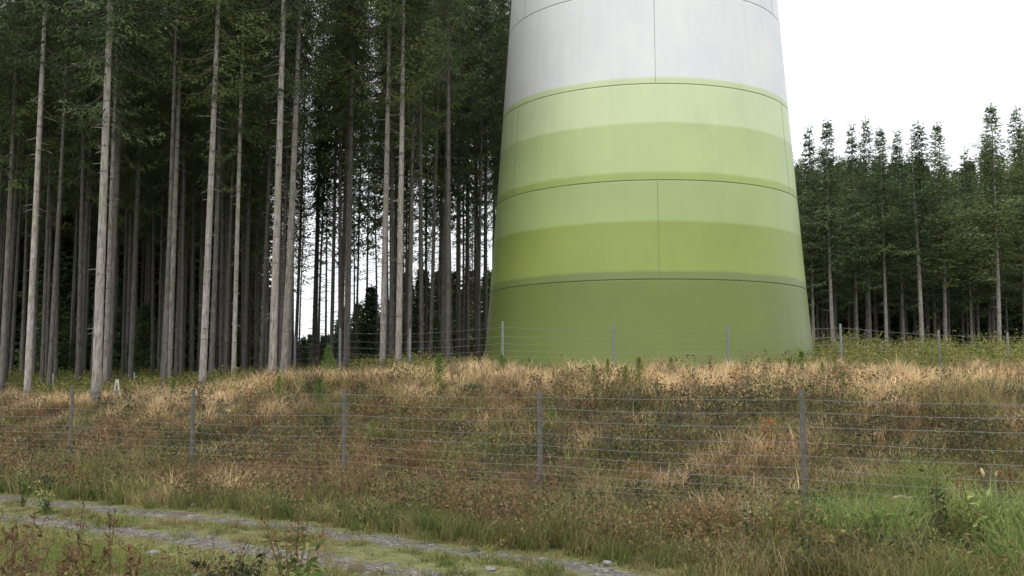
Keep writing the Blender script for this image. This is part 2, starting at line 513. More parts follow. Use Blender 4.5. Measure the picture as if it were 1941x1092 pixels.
def make_crown(name, seed, Ht, start, Rmax, gap, per, tw_step, nl, leafL=0.16, leafW=0.05, ragged=0.35, taper=0.8, sparse_low=0.3, tightness=0.45, inner=1.0):
    r = np.random.default_rng(seed)
    PP, DD, SS, LL, WW, CC = [], [], [], [], [], []
    wood = MB()
    z = start
    while z < Ht - 0.25:
        t = (z - start) / (Ht - start)
        rad = Rmax * (1 - t) ** taper * (0.55 + 0.45 * min(1, t * 6)) + 0.10
        cnt = max(3, int(per * (0.6 + 0.4 * min(1, t * 4))))
        a0 = r.random() * 6.28
        for k in range(cnt):
            if t < 0.25 and r.random() < sparse_low or t > 0.8 and r.random() < 0.3: continue
            a = a0 + k * 6.283 / cnt + r.normal() * 0.25
            zb0 = z; z = z + gap * r.uniform(-.45, .45)
            L = rad * (1 - ragged + 2 * ragged * r.random()) * 0.9
            droop = (-0.28 + 0.42 * t) + r.normal() * 0.08
            ns_ = 7
            pts = []
            for s in range(ns_ + 1):
                u = s / ns_
                rr_ = L * u
                zz_ = z + L * (droop * u + 0.22 * u * u * (1 if t < .7 else .3)) - 0.18 * L * math.sin(u * 3.1)
                pts.append((rr_ * math.cos(a), rr_ * math.sin(a), zz_))
            pts = np.array(pts)
            z = zb0
            wood.tube(pts[::2].tolist(), list(np.linspace(0.02 + 0.008 * L, 0.006, len(pts[::2]))), 3, False)
            shade = (0.7 + 0.4 * r.random()) * (1.9 if r.random() < 0.25 else 1.0)
            hue = r.random()
            nt_ = max(3, int(L / tw_step))
            for q_ in range(nt_):
                u = (q_ + 0.6 * r.random() + 0.3) / nt_
                if u < 0.08: continue
                u = min(u, 1)
                f = u * ns_; i0 = min(int(f), ns_ - 1); p = pts[i0] + (pts[i0 + 1] - pts[i0]) * (f - i0)
                dirb = pts[min(i0 + 1, ns_)] - pts[i0]; dirb /= np.linalg.norm(dirb)
                for sd_ in (-1, 1):
                    tl = (0.22 + 0.42 * math.sin(min(1, u) * 2.6)) * (0.5 + 0.2 * L) * (0.6 + 0.7 * r.random())
                    tl = min(tl, 0.45 * L + 0.03)
                    side = np.array([-math.sin(a), math.cos(a), 0]) * sd_
                    td = dirb * 0.65 + side * 0.8 + np.array([0, 0, -0.35 - 0.4 * r.random()])
                    td /= np.linalg.norm(td)
                    m_ = nl
                    uu = (np.arange(m_) + r.random(m_)) / m_
                    pos = p + td * (tl * uu)[:, None] + r.normal(size=(m_, 3)) * 0.025
                    d = norm(td + r.normal(size=(m_, 3)) * 0.45 + np.array([0, 0, -0.15]))
                    s_ = norm(np.cross(d, r.normal(size=(m_, 3)) + np.array([0, 0, 1.2])))
                    PP.append(pos); DD.append(d); SS.append(s_)
                    LL.append(leafL * (1 - .35 * t) * (0.7 + 0.7 * r.random(m_))); WW.append(leafW * (0.7 + 0.7 * r.random(m_)))
                    base = np.array([0.062, 0.102, 0.046]) * (1 - hue) + np.array([0.108, 0.142, 0.055]) * hue
                    tipf = 1 + 0.5 * max(0, u - 0.75)
                    cc = base * shade * tipf * (0.8 + 0.4 * r.random(m_))[:, None]
                    CC.append(cc)
        # short needled twigs close to the stem
        m_ = int(nl * 9 * inner * (1 - .7 * t))
        if t > 0.08:
            th = r.random(m_) * 6.283; ri = 0.10 + min(0.55, rad * .5) * r.random(m_)
            PP.append(np.stack([ri * np.cos(th), ri * np.sin(th), z + gap * r.random(m_)], 1))
            d = norm(np.stack([np.cos(th), np.sin(th), -0.6 + 0 * th], 1) + r.normal(size=(m_, 3)) * .5); DD.append(d); SS.append(norm(np.cross(d, r.normal(size=(m_, 3)))))
            LL.append(leafL * 1.1 * (0.7 + 0.7 * r.random(m_))); WW.append(leafW * 1.4 * (0.7 + 0.7 * r.random(m_))); CC.append(np.array([0.06, 0.095, 0.042]) * (0.7 + .6 * r.random(m_))[:, None])
        z += gap * (0.7 + 0.6 * r.random()) * (1 - tightness * t)
    for _ in range(60):      # the leader
        zz_ = Ht - 0.9 + r.random() * 1.35
        PP.append(np.array([[0, 0, zz_]])); d = norm(r.normal(size=(1, 3)) * [1, 1, .3] + [[0, 0, .5]]); DD.append(d); SS.append(norm(np.cross(d, r.normal(size=(1, 3)))))
        LL.append(np.array([leafL * .8 * (Ht + .6 - zz_) / 1.5])); WW.append(np.array([leafW * .7])); CC.append(np.array([[0.07, 0.11, 0.045]]))
    rows = [np.concatenate(x) for x in (PP, DD, SS, LL, WW, CC)]
    V, Q, Cl = leafcloud(rows)
    wv = np.array(wood.v); wf = np.array(wood.f) + len(V)
    V = np.concatenate([V, wv]); Q = np.concatenate([Q, wf]); Cl = np.concatenate([Cl, np.tile([0.10, 0.08, 0.065], (len(wv), 1))])
    return np_mesh(name, V, Q, colr=Cl)


def make_trunk(name, seed, Ht, r0, stub_lo, stub_hi, nst, bend=0.15, stubL=0.9):
    r = random.Random(seed); m_ = MB()
    bx, by = r.uniform(-bend, bend), r.uniform(-bend, bend)
    ph = r.random() * 6
    pts, rads = [], []
    for i in range(25):
        t = i / 24; z = Ht * t
        fl = 1 + 0.2 * math.exp(-z / 0.3)
        pts.append((bx * math.sin(t * 3 + ph) - bx * math.sin(ph), by * math.sin(t * 2.3 + ph) - by * math.sin(ph), z - (0.4 if i == 0 else 0)))
        rads.append(max(0.015, r0 * (1 - t) ** 0.7 * fl))
    m_.tube(pts, rads, 10)
    def axis_at(z):
        f = min(23.99, z / Ht * 24); k = int(f); a, b_ = Vector(pts[k]), Vector(pts[k + 1]); return a.lerp(b_, f - k), rads[k]
    for _ in range(nst):
        z = r.uniform(stub_lo, stub_hi); p, rr_ = axis_at(z); a = r.random() * 6.28
        L = stubL * r.uniform(0.15, 1) * (0.3 + 0.7 * (z - stub_lo) / (stub_hi - stub_lo))
        d = Vector((math.cos(a), math.sin(a), r.uniform(-0.35, 0.05)))
        q0 = p + d * rr_ * 0.6; q1 = p + d * (rr_ + L * .5) + Vector((0, 0, -0.04 * L)); q2 = p + d * (rr_ + L) + Vector((0, 0, -0.22 * L * r.uniform(-.3, 1)))
        m_.tube([q0, q1, q2], [0.014, 0.010, 0.004], 3, False)
    return m_.mesh(name)


trunkM = [make_trunk('trunk', 10 + i, 26, [0.175, 0.155, 0.135, 0.165][i], 2.5, 13, 46, 0.3, 0.9) for i in range(4)]
crownM = [make_crown('crown', 20 + i, 26.3, [11.0, 9.6, 12.4, 10.2][i], [2.9, 2.6, 2.7, 3.1][i], 0.50, 6, 0.20, 11, 0.14, 0.036, 0.45) for i in range(4)]
# slimmer, lower-branched trees of the wood on the right
trunkR = [make_trunk('trunk', 40 + i, 23, [0.14, 0.125, 0.135][i], 1.5, 9, 40, 0.25, 1.0) for i in range(3)]
crownR = [make_crown('crown', 50 + i, 23.6, [7.8, 6.0, 9.4][i], [3.3, 2.9, 3.1][i], 0.50, 6, 0.20, 6, 0.22, 0.065, 0.5, taper=1.05, tightness=0.1) for i in range(3)]
# dense, branched nearly to the ground, at the back of the wood
trunkT = [make_trunk('trunk', 80 + i, 17, 0.085, 0.8, 15, 230, 0.35, 1.7) for i in range(2)]
crownT = make_crown('crown', 83, 17.3, 8.0, 1.3, 0.6, 4, 0.24, 5, 0.2, 0.07, 0.4)
for q_ in trunkT: q_.materials.append(M['bark'])
crownT.materials.append(M['needles'])
trunkD = make_trunk('trunk', 60, 22, 0.16, 1, 4, 20)
crownD = [make_crown('crown', 61 + i, 22.3, 0.3, 2.9, 0.42, 7, 0.32, 4, 0.36, 0.17, 0.3, sparse_low=0.05) for i in range(2)]
trunkY = make_trunk('trunk', 65, 6.5, 0.07, 0.3, 1, 4, 0.03, 0.2)
crownY = [make_crown('crown', 66 + i, 6.8, 0.35, 1.7, 0.26, 7, 0.2, 5, 0.2, 0.10, 0.3, taper=1.0, sparse_low=0.0) for i in range(2)]
for me_ in trunkM + trunkR + [trunkD, trunkY]: me_.materials.append(M['bark'])
for me_ in crownM + crownD + crownY: me_.materials.append(M['needles'])
for me_ in crownR: me_.materials.append(M['needles_hazed'])


def tree(name, x, y, tm, cm, label, group, sc=1.0, rsc=1.0, lean=(0, 0), tone=1.0, sink=0.0, cat='tree'):
    o = empty(name, (x, y, h1(x, y) - 0.05 - sink), random.random() * 6.28)
    o.scale = (sc * rsc, sc * rsc, sc)
    # lean given in world axes (to the right, away)
    o.rotation_mode = 'XYZ'
    o.rotation_euler = (0, 0, o.rotation_euler.z)
    if lean != (0, 0):
        from mathutils import Matrix
        mt = Matrix.Rotation(lean[0], 4, 'Y') @ Matrix.Rotation(-lean[1], 4, 'X') @ Matrix.Rotation(o.rotation_euler.z, 4, 'Z')
        o.rotation_euler = mt.to_euler()
    tag(o, label, cat, group)
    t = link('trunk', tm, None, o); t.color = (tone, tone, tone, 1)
    c_ = link('crown', cm, None, o)
    return o


placed = []
GF = 'tall spruces standing along the front edge of the left wood'
front = [  # px, base py, distance, tone, trunk variant, scale of thickness, lean deg, crown variant, label
    (3, 740, 44, 0.9, 1, .95, 0.4, 1, 'spruce trunk cut by the left edge of the picture, half in shade'),
    (52, 735, 40, 1.9, 1, 1.0, 0.6, 2, 'slim pale whitish bare spruce trunk, first bright one from the left edge'),
    (183, 722, 36, 1.6, 0, 1.08, 0.2, 3, 'thickest beige bare spruce trunk of the left wood, near its left end'),
    (200, 716, 41, 1.05, 2, 1.0, 0.0, 0, 'grey spruce trunk close behind the thickest beige trunk'),
    (247, 702, 50, 0.8, 2, 1.0, 0.3, 1, 'thin dim spruce trunk between the thickest beige trunk and a grey one'),
    (320, 700, 43, 1.2, 1, 0.95, 0.8, 2, 'grey spruce trunk right of the small pale wooden marker'),
    (384, 706, 38, 1.6, 1, 1.0, 1.0, 0, 'pale bare spruce trunk behind the second fence post from the left'),
    (400, 700, 44, 0.75, 3, 0.9, 0.7, 1, 'brownish shaded spruce trunk touching the pale trunk on its left'),
    (443, 692, 42, 1.9, 2, 0.85, 0.3, 3, 'thin whitish spruce trunk with dark knots, crown starting high'),
    (516, 692, 38, 1.5, 0, 0.95, 0.8, 0, 'straight grey spruce trunk just left of the first rear fence posts'),
    (537, 690, 40, 1.2, 3, 0.95, 2.0, 2, 'grey brown spruce trunk leaning right beside a straight grey one'),
    (628, 655, 54, 0.7, 2, .9, 0.3, 1, 'thin reddish brown spruce trunk in front of the bright gap'),
    (655, 683, 46, 0.9, 2, 0.9, 0.1, 3, 'thin dark grey spruce trunk right behind the second rear fence post'),
    (725, 676, 41, 1.3, 1, 0.98, 0.6, 0, 'grey spruce trunk, left one of the three standing close together by the rear fence'),
    (755, 672, 41, 1.6, 0, 0.88, 0.2, 2, 'pale spruce trunk with rings of knots, middle of three close together by the rear fence'),
    (775, 672, 47, 1.0, 2, 0.9, 0.5, 1, 'slender grey spruce trunk, right one of the three close together by the rear fence'),
    (840, 672, 54, 0.95, 2, 1.0, 0.4, 3, 'lone grey spruce trunk midway between the group of three trunks and the tower'),
    (905, 672, 58, 0.75, 2, 0.95, 0.8, 2, 'thin dark spruce trunk standing just left of the tower foot'),
    (152, 705, 48, 0.6, 3, 0.9, 0.5, 0, 'dark spruce trunk left of the thickest beige trunk'),
]
tones = []
for px, py, d, tone, tv, rs_, ln, cv, lab in front:
    p = at(px, py, d)
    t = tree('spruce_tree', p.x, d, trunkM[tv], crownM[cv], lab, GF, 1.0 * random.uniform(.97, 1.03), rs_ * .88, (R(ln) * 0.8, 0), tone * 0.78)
    placed.append((p.x, d))

GI = 'spruces filling the inside of the left wood'
tries = 0; cnt = 0
while cnt < 135 and tries < 20000:
    tries += 1
    d = random.uniform(40, 76)
    px = random.uniform(-170, 985)
    x = (px - 970) / F * d
    # a thinner belt of trees near the tower lets the sky through
    if px > 470 and d > 64: continue
    if 545 < px < 660 and d > 50 and random.random() < .5: continue
    if 690 < px < 860 and d > 52 and random.random() < .45: continue
    if px > 470 and d > 50 and random.random() < .3: continue
    if 560 < px < 640 and d < 50: continue
    if (x - TX) ** 2 + (d - TY) ** 2 < 10.6 ** 2 or px > 860 and d < 58: continue
    if any((x - a) ** 2 + (d - b_) ** 2 < 1.9 ** 2 for a, b_ in placed): continue
    placed.append((x, d)); cnt += 1
    lab = 'dark bare-stemmed spruce inside the left wood, behind its front row'
    tree('spruce_tree', x, d, random.choice(trunkM), random.choice(crownM), lab, GI, random.uniform(.88, 1.06), random.uniform(.52, .78), (R(random.uniform(-1.1, 1.3)), R(random.uniform(-1, 1))), random.uniform(.35, .65))  # low bark tone paints the shade inside the wood onto these trunks

for px, d in ((868, 57), (884, 62), (902, 66), (920, 61), (936, 70), (948, 64), (846, 60), (960, 74)):
    x = (px - 970) / F * d
    if (x - TX) ** 2 + (d - TY) ** 2 < 10.0 ** 2: continue
    placed.append((x, d)); tree('spruce_tree', x, d, random.choice(trunkM), random.choice(crownM), 'dark bare-stemmed spruce inside the left wood, behind its front row', GI, 1.0, random.uniform(.8, .95), (0, 0), .5)  # bark darkened here too, painting the inner shade of the wood
GT = 'thin twiggy spruces in the bright gap of the left wood'
for k in range(27):
    px = 470 + k * 17 + random.uniform(-6, 6); d = random.uniform(54, 84); x = (px - 970) / F * d
    if (x - TX) ** 2 + (d - TY) ** 2 < 9.5 ** 2: continue
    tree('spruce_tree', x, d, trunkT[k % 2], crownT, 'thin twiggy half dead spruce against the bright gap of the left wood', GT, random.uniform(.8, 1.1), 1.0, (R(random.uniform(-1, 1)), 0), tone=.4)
GD = 'densely branched spruces closing the back of the left wood'
for k in range(48):
    px = -170 + k * 13.5 + random.uniform(-8, 8)
    if px > 470: break
    d = 78 + random.uniform(-2, 2) + (k % 3) * 4
    x = (px - 970) / F * d
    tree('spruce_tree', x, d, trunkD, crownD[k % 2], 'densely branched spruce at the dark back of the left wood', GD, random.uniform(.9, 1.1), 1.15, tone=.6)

GY = 'young spruces behind the left wood'
for px, d, s in ((530, 90, .7), (560, 99, .7), (588, 100, .75), (612, 86, .6), (638, 95, .7), (550, 82, .5), (665, 92, .75), (470, 74, .9), (505, 84, 1.0), (545, 96, .85), (575, 88, .6), (598, 92, .65), (622, 98, .7), (650, 90, 1.0), (678, 84, .95), (702, 70, .9), (735, 86, 1.0), (770, 80, 1.15), (800, 72, 1.05), (828, 82, 1.2), (860, 76, 1.1), (890, 84, 1.25), (925, 78, 1.15), (95, 62, .9), (240, 66, .9), (275, 60, .7)):
    x = (px - 970) / F * d
    lab = {702: 'young light green spruce seen through the left wood beside the three close trunks', 95: 'green young spruce in the left wood between the pale trunk and the thick beige one'}.get(px, 'young spruce standing beyond the bare trunks of the left wood')
    tree('young_spruce', x, d, trunkY, crownY[int(px) % 2], lab, GY, s, 1.15, tone=.8)

# right-hand wood
GR = 'spruces along the front edge of the right wood'
right = [  # px trunk, top py, distance, variant, thickness, lean, label
    (1532, 240, 74, 1, .85, 0, 'spruce nearest the right side of the tower'),
    (1568, 232, 72, 0, .9, 0, 'second spruce right of the tower, grey trunk bare halfway up'),
    (1613, 235, 76, 1, .8, 0, 'third spruce right of the tower, narrow pointed top'),
    (1640, 227, 78, 2, .85, .4, 'fourth spruce right of the tower with its tip a little higher than its neighbours'),
    (1668, 248, 72, 0, .85, 0, 'spruce with slender pale trunk midway between the tower and the tallest right-hand trunk'),
    (1700, 247, 78, 1, .85, 0, 'spruce with short spiky top just left of the tallest bare trunk on the right'),
    (1740, 236, 70, 2, 1.05, .9, 'spruce with the longest bare pale trunk of the right wood, leaning right'),
    (1776, 238, 73, 0, .9, 0, 'broad topped spruce right behind the leaning pale trunk'),
    (1828, 282, 80, 1, .8, 0, 'lowest topped spruce in the notch of the right skyline'),
    (1878, 203, 70, 0, 1.0, .3, 'tallest spruce of the right wood near the right edge of the picture'),
    (1925, 207, 74, 2, .95, 0, 'tall spruce at the right edge of the picture'),
    (1962, 190, 71, 1, .95, 0, 'spruce half outside the right edge of the picture'),
]
for px, ty, d, v, rs_, ln, lab in right:
    top = at(px, ty, d); zb = h1(top.x, d)
    s = (top.z - zb) / 23.3
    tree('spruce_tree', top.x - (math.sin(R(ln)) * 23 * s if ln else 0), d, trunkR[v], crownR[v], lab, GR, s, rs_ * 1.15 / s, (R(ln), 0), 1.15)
    placed.append((top.x, d))
GB = 'spruces behind the front edge of the right wood'
cnt = tries = 0
while cnt < 62 and tries < 9000:
    tries += 1
    d = random.uniform(76, 104); px = random.uniform(1440, 2080); x = (px - 970) / F * d
    if any((x - a) ** 2 + (d - b_) ** 2 < 2.0 ** 2 for a, b_ in placed): continue
    placed.append((x, d)); cnt += 1
    sky_y = np.interp(px, [1500, 1640, 1800, 1835, 1880, 2000], [275, 270, 280, 325, 250, 235]) + random.uniform(0, 70)
    s = (at(px, sky_y, d).z - h1(x, d)) / 23.3
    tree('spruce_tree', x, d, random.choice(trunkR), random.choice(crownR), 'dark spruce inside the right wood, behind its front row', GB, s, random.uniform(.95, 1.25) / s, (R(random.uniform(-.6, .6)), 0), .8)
for k in range(42):
    px = 1440 + k * 16 + random.uniform(-9, 9); d = 106 + (k % 3) * 4; x = (px - 970) / F * d
    s = (at(px, 300 + random.uniform(0, 40), d).z - h1(x, d)) / 22.3
    tree('spruce_tree', x, d, trunkD, crownD[k % 2], 'densely branched spruce closing the back of the right wood', 'densely branched spruces closing the back of the right wood', s, 1.1, tone=.7)

# ------------------------------------------------------------------ fences
def fence(name, label, cat, group, posts, hp, rp_, pm, heights, wr, stay, stay_from=0.05, sag=0.02, lean=None):
    f = empty(name, (posts[0][0], posts[0][1], h1(*posts[0]))); o0 = Vector(f.location)
    tag(f, label, cat, group)
    tops = []
    for k, (x, y) in enumerate(posts):
        z = h1(x, y); rr = random.Random(k + 5)
        lx, ly = rr.uniform(-.03, .03), rr.uniform(-.03, .03)
        m_ = MB()
        hh = hp + rr.uniform(-.04, .04)
        m_.tube([(x - lx * .2, y, z - 0.3), (x, y, z + 0.02), (x + lx, y + ly, z + hh - 0.02), (x + lx, y + ly, z + hh)], [rp_ * 1.03, rp_, rp_ * .97, rp_ * .8], 8)
        m_.v = [tuple(Vector(v) - o0) for v in m_.v]
        m_.build('post', pm, f, smooth=False)
    m_ = MB()
    for i in range(len(posts) - 1):
        (x0, y0), (x1, y1) = posts[i], posts[i + 1]
        L = math.hypot(x1 - x0, y1 - y0); nn_ = 8
        off = Vector(((y1 - y0) / L, -(x1 - x0) / L, 0)) * (rp_ + wr)
        if off.y > 0: off = -off
        za, zb_ = h1(x0, y0), h1(x1, y1)
        for hgt in heights:
            pts = []
            sg = sag * random.uniform(.3, 1.4)
            for k in range(nn_ + 1):
                t = k / nn_
                z = za + (zb_ - za) * t + hgt - sg * 4 * t * (1 - t)
                pts.append(Vector((x0 + (x1 - x0) * t, y0 + (y1 - y0) * t, z)) + off - o0)
            m_.tube(pts, [wr] * len(pts), 4, False)
        if stay:
            for k in range(1, int(L / stay)):
                t = k * stay / L
                b0 = Vector((x0 + (x1 - x0) * t, y0 + (y1 - y0) * t, za + (zb_ - za) * t)) + off - o0
                m_.tube([b0 + Vector((0, 0, heights[0])), b0 + Vector((0, 0, heights[-1]))], [wr * .55] * 2, 3, False)
    m_.build('wire_mesh', M['wire'], f)
    return f

SP = 4.65
nearp = [(float(FA[0] + FD[0] * SP * k), float(FA[1] + FD[1] * SP * k)) for k in range(-2, 9)]
nearh = [0.06, 0.14, 0.22, 0.30, 0.38, 0.48, 0.6, 0.74, 0.9, 1.08, 1.28, 1.5, 1.72, 1.9]
fence('wire_fence', 'long wire fence on dark weathered posts crossing the brown slope beside the track', 'fence', None, nearp, 2.03, 0.045, M['oldpost'], nearh, 0.0028, None, sag=0.035)
rear_px = [(2075, 46), (1910, 41), (1780, 38), (1595, 37), (1380, 37), (1163, 37), (953, 37.2), (777, 39.5), (645, 42), (560, 45.5), (497, 49)]
rearp = [(at(px, 650, d).x, d) for px, d in rear_px]
fence('wire_fence', 'wire fence on light galvanised posts on the bank top in front of the tower', 'fence', None, rearp, 1.93, 0.045, M['galv'], [0.1, 0.25, 0.4, 0.56, 0.74, 0.94, 1.18, 1.44, 1.75], 0.0042, None)
edge_px = [(-60, 47), (100, 46), (255, 47)]
fence('wire_fence', 'short low wire fence among the trunks at the left end of the wood', 'fence', None, [(at(px, 700, d).x, d) for px, d in edge_px], 0.95, 0.05, M['palewood'], [0.2, 0.4, 0.6, 0.8], 0.005, None)

# small pale A-shaped marker at the wood's edge
p = at(222, 720, 36.5); zb = h1(p.x, 36.5)
a_ = empty('wooden_marker', (p.x, 36.5, zb)); tag(a_, 'small pale A shaped wooden brace standing at the grass edge before the left wood', 'wooden brace')
for sx_ in (-1, 1):
    m_ = MB(); m_.tube([(sx_ * .16, 0, -.1), (sx_ * .015, 0, .78)], [.035, .03], 6); m_.build('leg', M['palewood'], a_)
m_ = MB(); m_.tube([(-.12, -.04, .4), (.12, -.04, .42)], [.02, .02], 5); m_.build('crossbar', M['palewood'], a_)

# ------------------------------------------------------------------ ground vegetation (numpy)
def blades(P, h, lean, wd, colr, r, nseg=2, curl=1.0):
    n_ = len(P)
    az = r.random(n_) * 6.283
    d = np.stack([np.cos(az), np.sin(az), np.zeros(n_)], 1)
    fa = r.random(n_) * 6.283
    s = np.stack([np.cos(fa), np.sin(fa), np.zeros(n_)], 1) * (wd * 0.5)[:, None]
    up = np.array([0, 0, 1.0])
    mid = P + up * (h * 0.55)[:, None] + d * (h * lean * 0.35)[:, None]
    tip = P + up * (h * (1 - 0.35 * lean * curl))[:, None] + d * (h * lean)[:, None]
    V = np.stack([P - s, P + s, mid + s * .8, mid - s * .8, tip], 1).reshape(-1, 3)
    b0 = np.arange(n_) * 5
    Q = np.stack([b0, b0 + 1, b0 + 2, b0 + 3], 1); T = np.stack([b0 + 3, b0 + 2, b0 + 4], 1)
    return V, Q, T, np.repeat(colr, 5, 0)


def scatter(dens, ymin, ymax, fx, cond, seed):
    """random points in the camera's ground wedge (with margin), density per m2 at 18 m falling with distance"""
    r = np.random.default_rng(seed)
    n_ = int(dens * (ymax - ymin) * (ymax * 0.62 * 2))
    x = (r.random(n_) * 2 - 1) * ymax * 0.62; y = ymin + r.random(n_) * (ymax - ymin)
    keep = (np.abs(x) < y * 0.55 + 2.5) & (r.random(n_) < fx(y))
    x, y = x[keep], y[keep]
    k = cond(x, y, r)
    return x[k], y[k], r


def cmix(a, b_, t):
    return np.array(a) * (1 - t)[:, None] + np.array(b_) * t[:, None]


fall = lambda y: np.clip((17.0 / y) ** 1.3, 0.12, 1)
in_tower = lambda x, y: (x - TX) ** 2 + (y - TY) ** 2 < 7.4 ** 2


def wood_mask(x, y):
    px = 970 + F * x / y
    return (px < 940) & (y > 46) | (y > 72)


def tufts(name, label, cat, x, y, r, nb, spread, hf, wf, lean, cf, mat):
    u_ = ucoord(x, y); z = H(x, y) + np.where(np.abs(u_) < 1.72, 0.045 + 0.03 * np.exp(-(u_ / 0.4) ** 2), 0)     # the track sheet lies a little above the ground
    n_ = len(x)
    k = np.repeat(np.arange(n_), nb)
    ox = r.normal(size=len(k)) * spread; oy = r.normal(size=len(k)) * spread
    hh = hf(x, y, r)[k] * (0.55 + 0.6 * r.random(len(k)))
    P = np.stack([x[k] + ox, y[k] + oy, z[k] - 0.03], 1)
    wd = (wf(y))[k] * (0.6 + 0.8 * r.random(len(k)))
    cc = cf(x, y, r)[k] * (0.75 + 0.5 * r.random(len(k)))[:, None]
    V, Q, T, Cl = blades(P, hh, lean * (0.3 + r.random(len(k)) * 1.1), wd, cc, r)
    me = np_mesh(name, V, Q, T, Cl)
    o = link(name, me, mat); tag(o, label, cat, kind='stuff'); return o


TAN = (0.76, 0.57, 0.33); STRAW = (0.42, 0.29, 0.12); BROWN = (0.29, 0.195, 0.10); OLIVE = (0.24, 0.235, 0.085); GREEN = (0.11, 0.16, 0.035); DARK = (0.05, 0.06, 0.03); RUST = (0.26, 0.145, 0.07)
BRIGHT = (0.35, 0.42, 0.14)

def crestness(x, y):
    t = tcoord(x, y)
    W = 6.5 + 6.0 * sstep(-16, 2, x)
    return sstep(0.35, 0.95, t / W)

def right_green(x, y):      # the fresh green corner at the lower right
    return sstep(3.0, 5.2, x + (vnoise(x, y, 1.2, 9) - .5) * 2) * sstep(19, 15.5, y) * sstep(.33, .5, fbm(x, y, 1.1, 19))

def dark_patch(x, y):      # heathery dark green hollows on the bank
    b_ = np.exp(-((x - 4) / 3.0) ** 2 - ((y - 23.5) / 2.2) ** 2) + np.exp(-((x - 8.2) / 2.6) ** 2 - ((y - 18.8) / 1.2) ** 2) + .8 * np.exp(-((x - .2) / 1.3) ** 2 - ((y - 22) / 1.4) ** 2) + .7 * np.exp(-((x + 6.5) / 1.6) ** 2 - ((y - 25) / 1.6) ** 2)
    return np.clip(b_ * (.5 + 1.0 * fbm(x, y, 1.0, 61)), 0, 1)


def c_dry(x, y, r):
    c = crestness(x, y); nn_ = fbm(x, y, 2.2, 4)
    t = np.clip(c * 1.15 - .05 + (nn_ - 0.5) * 3.4 + r.normal(size=len(x)) * .15, 0, 1)
    base = cmix(BROWN, TAN, t)
    g_ = sstep(0.52, 0.62, fbm(x, y, 1.5, 8)) * (1 - 0.6 * c)
    base = base * (1 - g_)[:, None] * 1.0 + np.array(OLIVE) * g_[:, None]
    rg_ = right_green(x, y); base = base * (1 - rg_)[:, None] + np.array(GREEN) * 1.3 * rg_[:, None]
    v_ = r.random(len(x)); base = base * np.where(v_ < .2, .4, np.where(v_ > .75, 1.4, 1.0))[:, None]
    f = sstep(3.2, 1.3, ucoord(x, y)) * 0.6
    return base * (1 - f)[:, None] + np.array(OLIVE) * f[:, None]

tall = lambda x, y, r: (ucoord(x, y) > 1.45 + 0.5 * (vnoise(x, y, .7, 1) - .5)) & ~in_tower(x, y) & ~wood_mask(x, y)

x, y, r = scatter(21, 8, 62, fall, lambda x, y, r: tall(x, y, r) & (fbm(x, y, 1.1, 5) + .25 * crestness(x, y) > 0.40) & (r.random(len(x)) > .75 * dark_patch(x, y)), 101)
tufts('dry_grass', 'tall dry tan and brown grass covering the bank', 'grass', x, y, r, 26, 0.10,
      lambda x, y, r: (0.20 + 0.56 * vnoise(x, y, .9, 7)) * (0.5 + 0.85 * r.random(len(x))), lambda y: 0.006 + 0.00033 * y, 0.7, c_dry, M['grass'])
print('dry tufts', len(x))

# broad-leaved weeds, heather and bilberry: small leaves on short stems
def leafy(name, label, cat, x, y, r, nl, hf, rad, ls, cf, mat):
    z = H(x, y); n_ = len(x); k = np.repeat(np.arange(n_), nl)
    hh = hf(x, y, r)
    u = r.random(len(k)) ** 0.8
    P = np.stack([x[k] + r.normal(size=len(k)) * rad * (0.4 + u), y[k] + r.normal(size=len(k)) * rad * (0.4 + u), z[k] + hh[k] * u], 1)
    D = norm(r.normal(size=(len(k), 3)) + np.array([0, 0, 0.5])); S = norm(np.cross(D, r.normal(size=(len(k), 3))))
    L = ls(y)[k] * (0.5 + r.random(len(k))); cc = cf(x, y, r)[k] * (0.6 + 0.8 * r.random(len(k)))[:, None]
    V, Q, Cl = leafcloud((P, D, S, L, L * 0.5, cc))
    # stems
    P0 = np.stack([x, y, z - .03], 1); V2, Q2, T2, C2 = blades(P0, hh * 1.1, np.full(n_, .15), np.full(n_, .012), cf(x, y, r) * .7, r)
    Q = np.concatenate([Q, Q2 + len(V)]); T2 = T2 + len(V)
    me = np_mesh(name, np.concatenate([V, V2]), Q, T2, np.concatenate([Cl, C2]))
    o = link(name, me, mat); tag(o, label, cat, kind='stuff'); return o

def c_weed(x, y, r):
    nn_ = fbm(x, y, 1.6, 14); t = sstep(0.38, 0.6, nn_)
    base = cmix((0.065, 0.075, 0.04), np.array(BROWN) * .8, t)
    dp = dark_patch(x, y); base = base * (1 - dp)[:, None] + np.array((0.065, 0.082, 0.045)) * dp[:, None]
    s_ = r.random(len(x)); ru = (s_ > .90)
    base[ru] = np.array(RUST)
    gr_ = (s_ < .22); base[gr_] = np.array(OLIVE) * .9
    rg_ = right_green(x, y) * (r.random(len(x)) > .3); return base * (1 - rg_)[:, None] + np.array(GREEN) * rg_[:, None]

x, y, r = scatter(15, 8, 44, fall, lambda x, y, r: tall(x, y, r) & (r.random(len(x)) < np.clip(1.0 - .92 * crestness(x, y) + dark_patch(x, y), .08, 1)) & (fbm(x, y, 1.3, 11) + .3 * dark_patch(x, y) > 0.40), 102)
leafy('brown_undergrowth', 'brown and dark green weeds and heather between the grass on the bank', 'undergrowth', x, y, r, 46,
      lambda x, y, r: 0.25 + 0.5 * vnoise(x, y, 1.0, 12) * (0.5 + r.random(len(x))) + .2 * dark_patch(x, y), 0.12, lambda y: 0.030 + 0.0014 * y, c_weed, M['leaf'])
print('weeds', len(x))

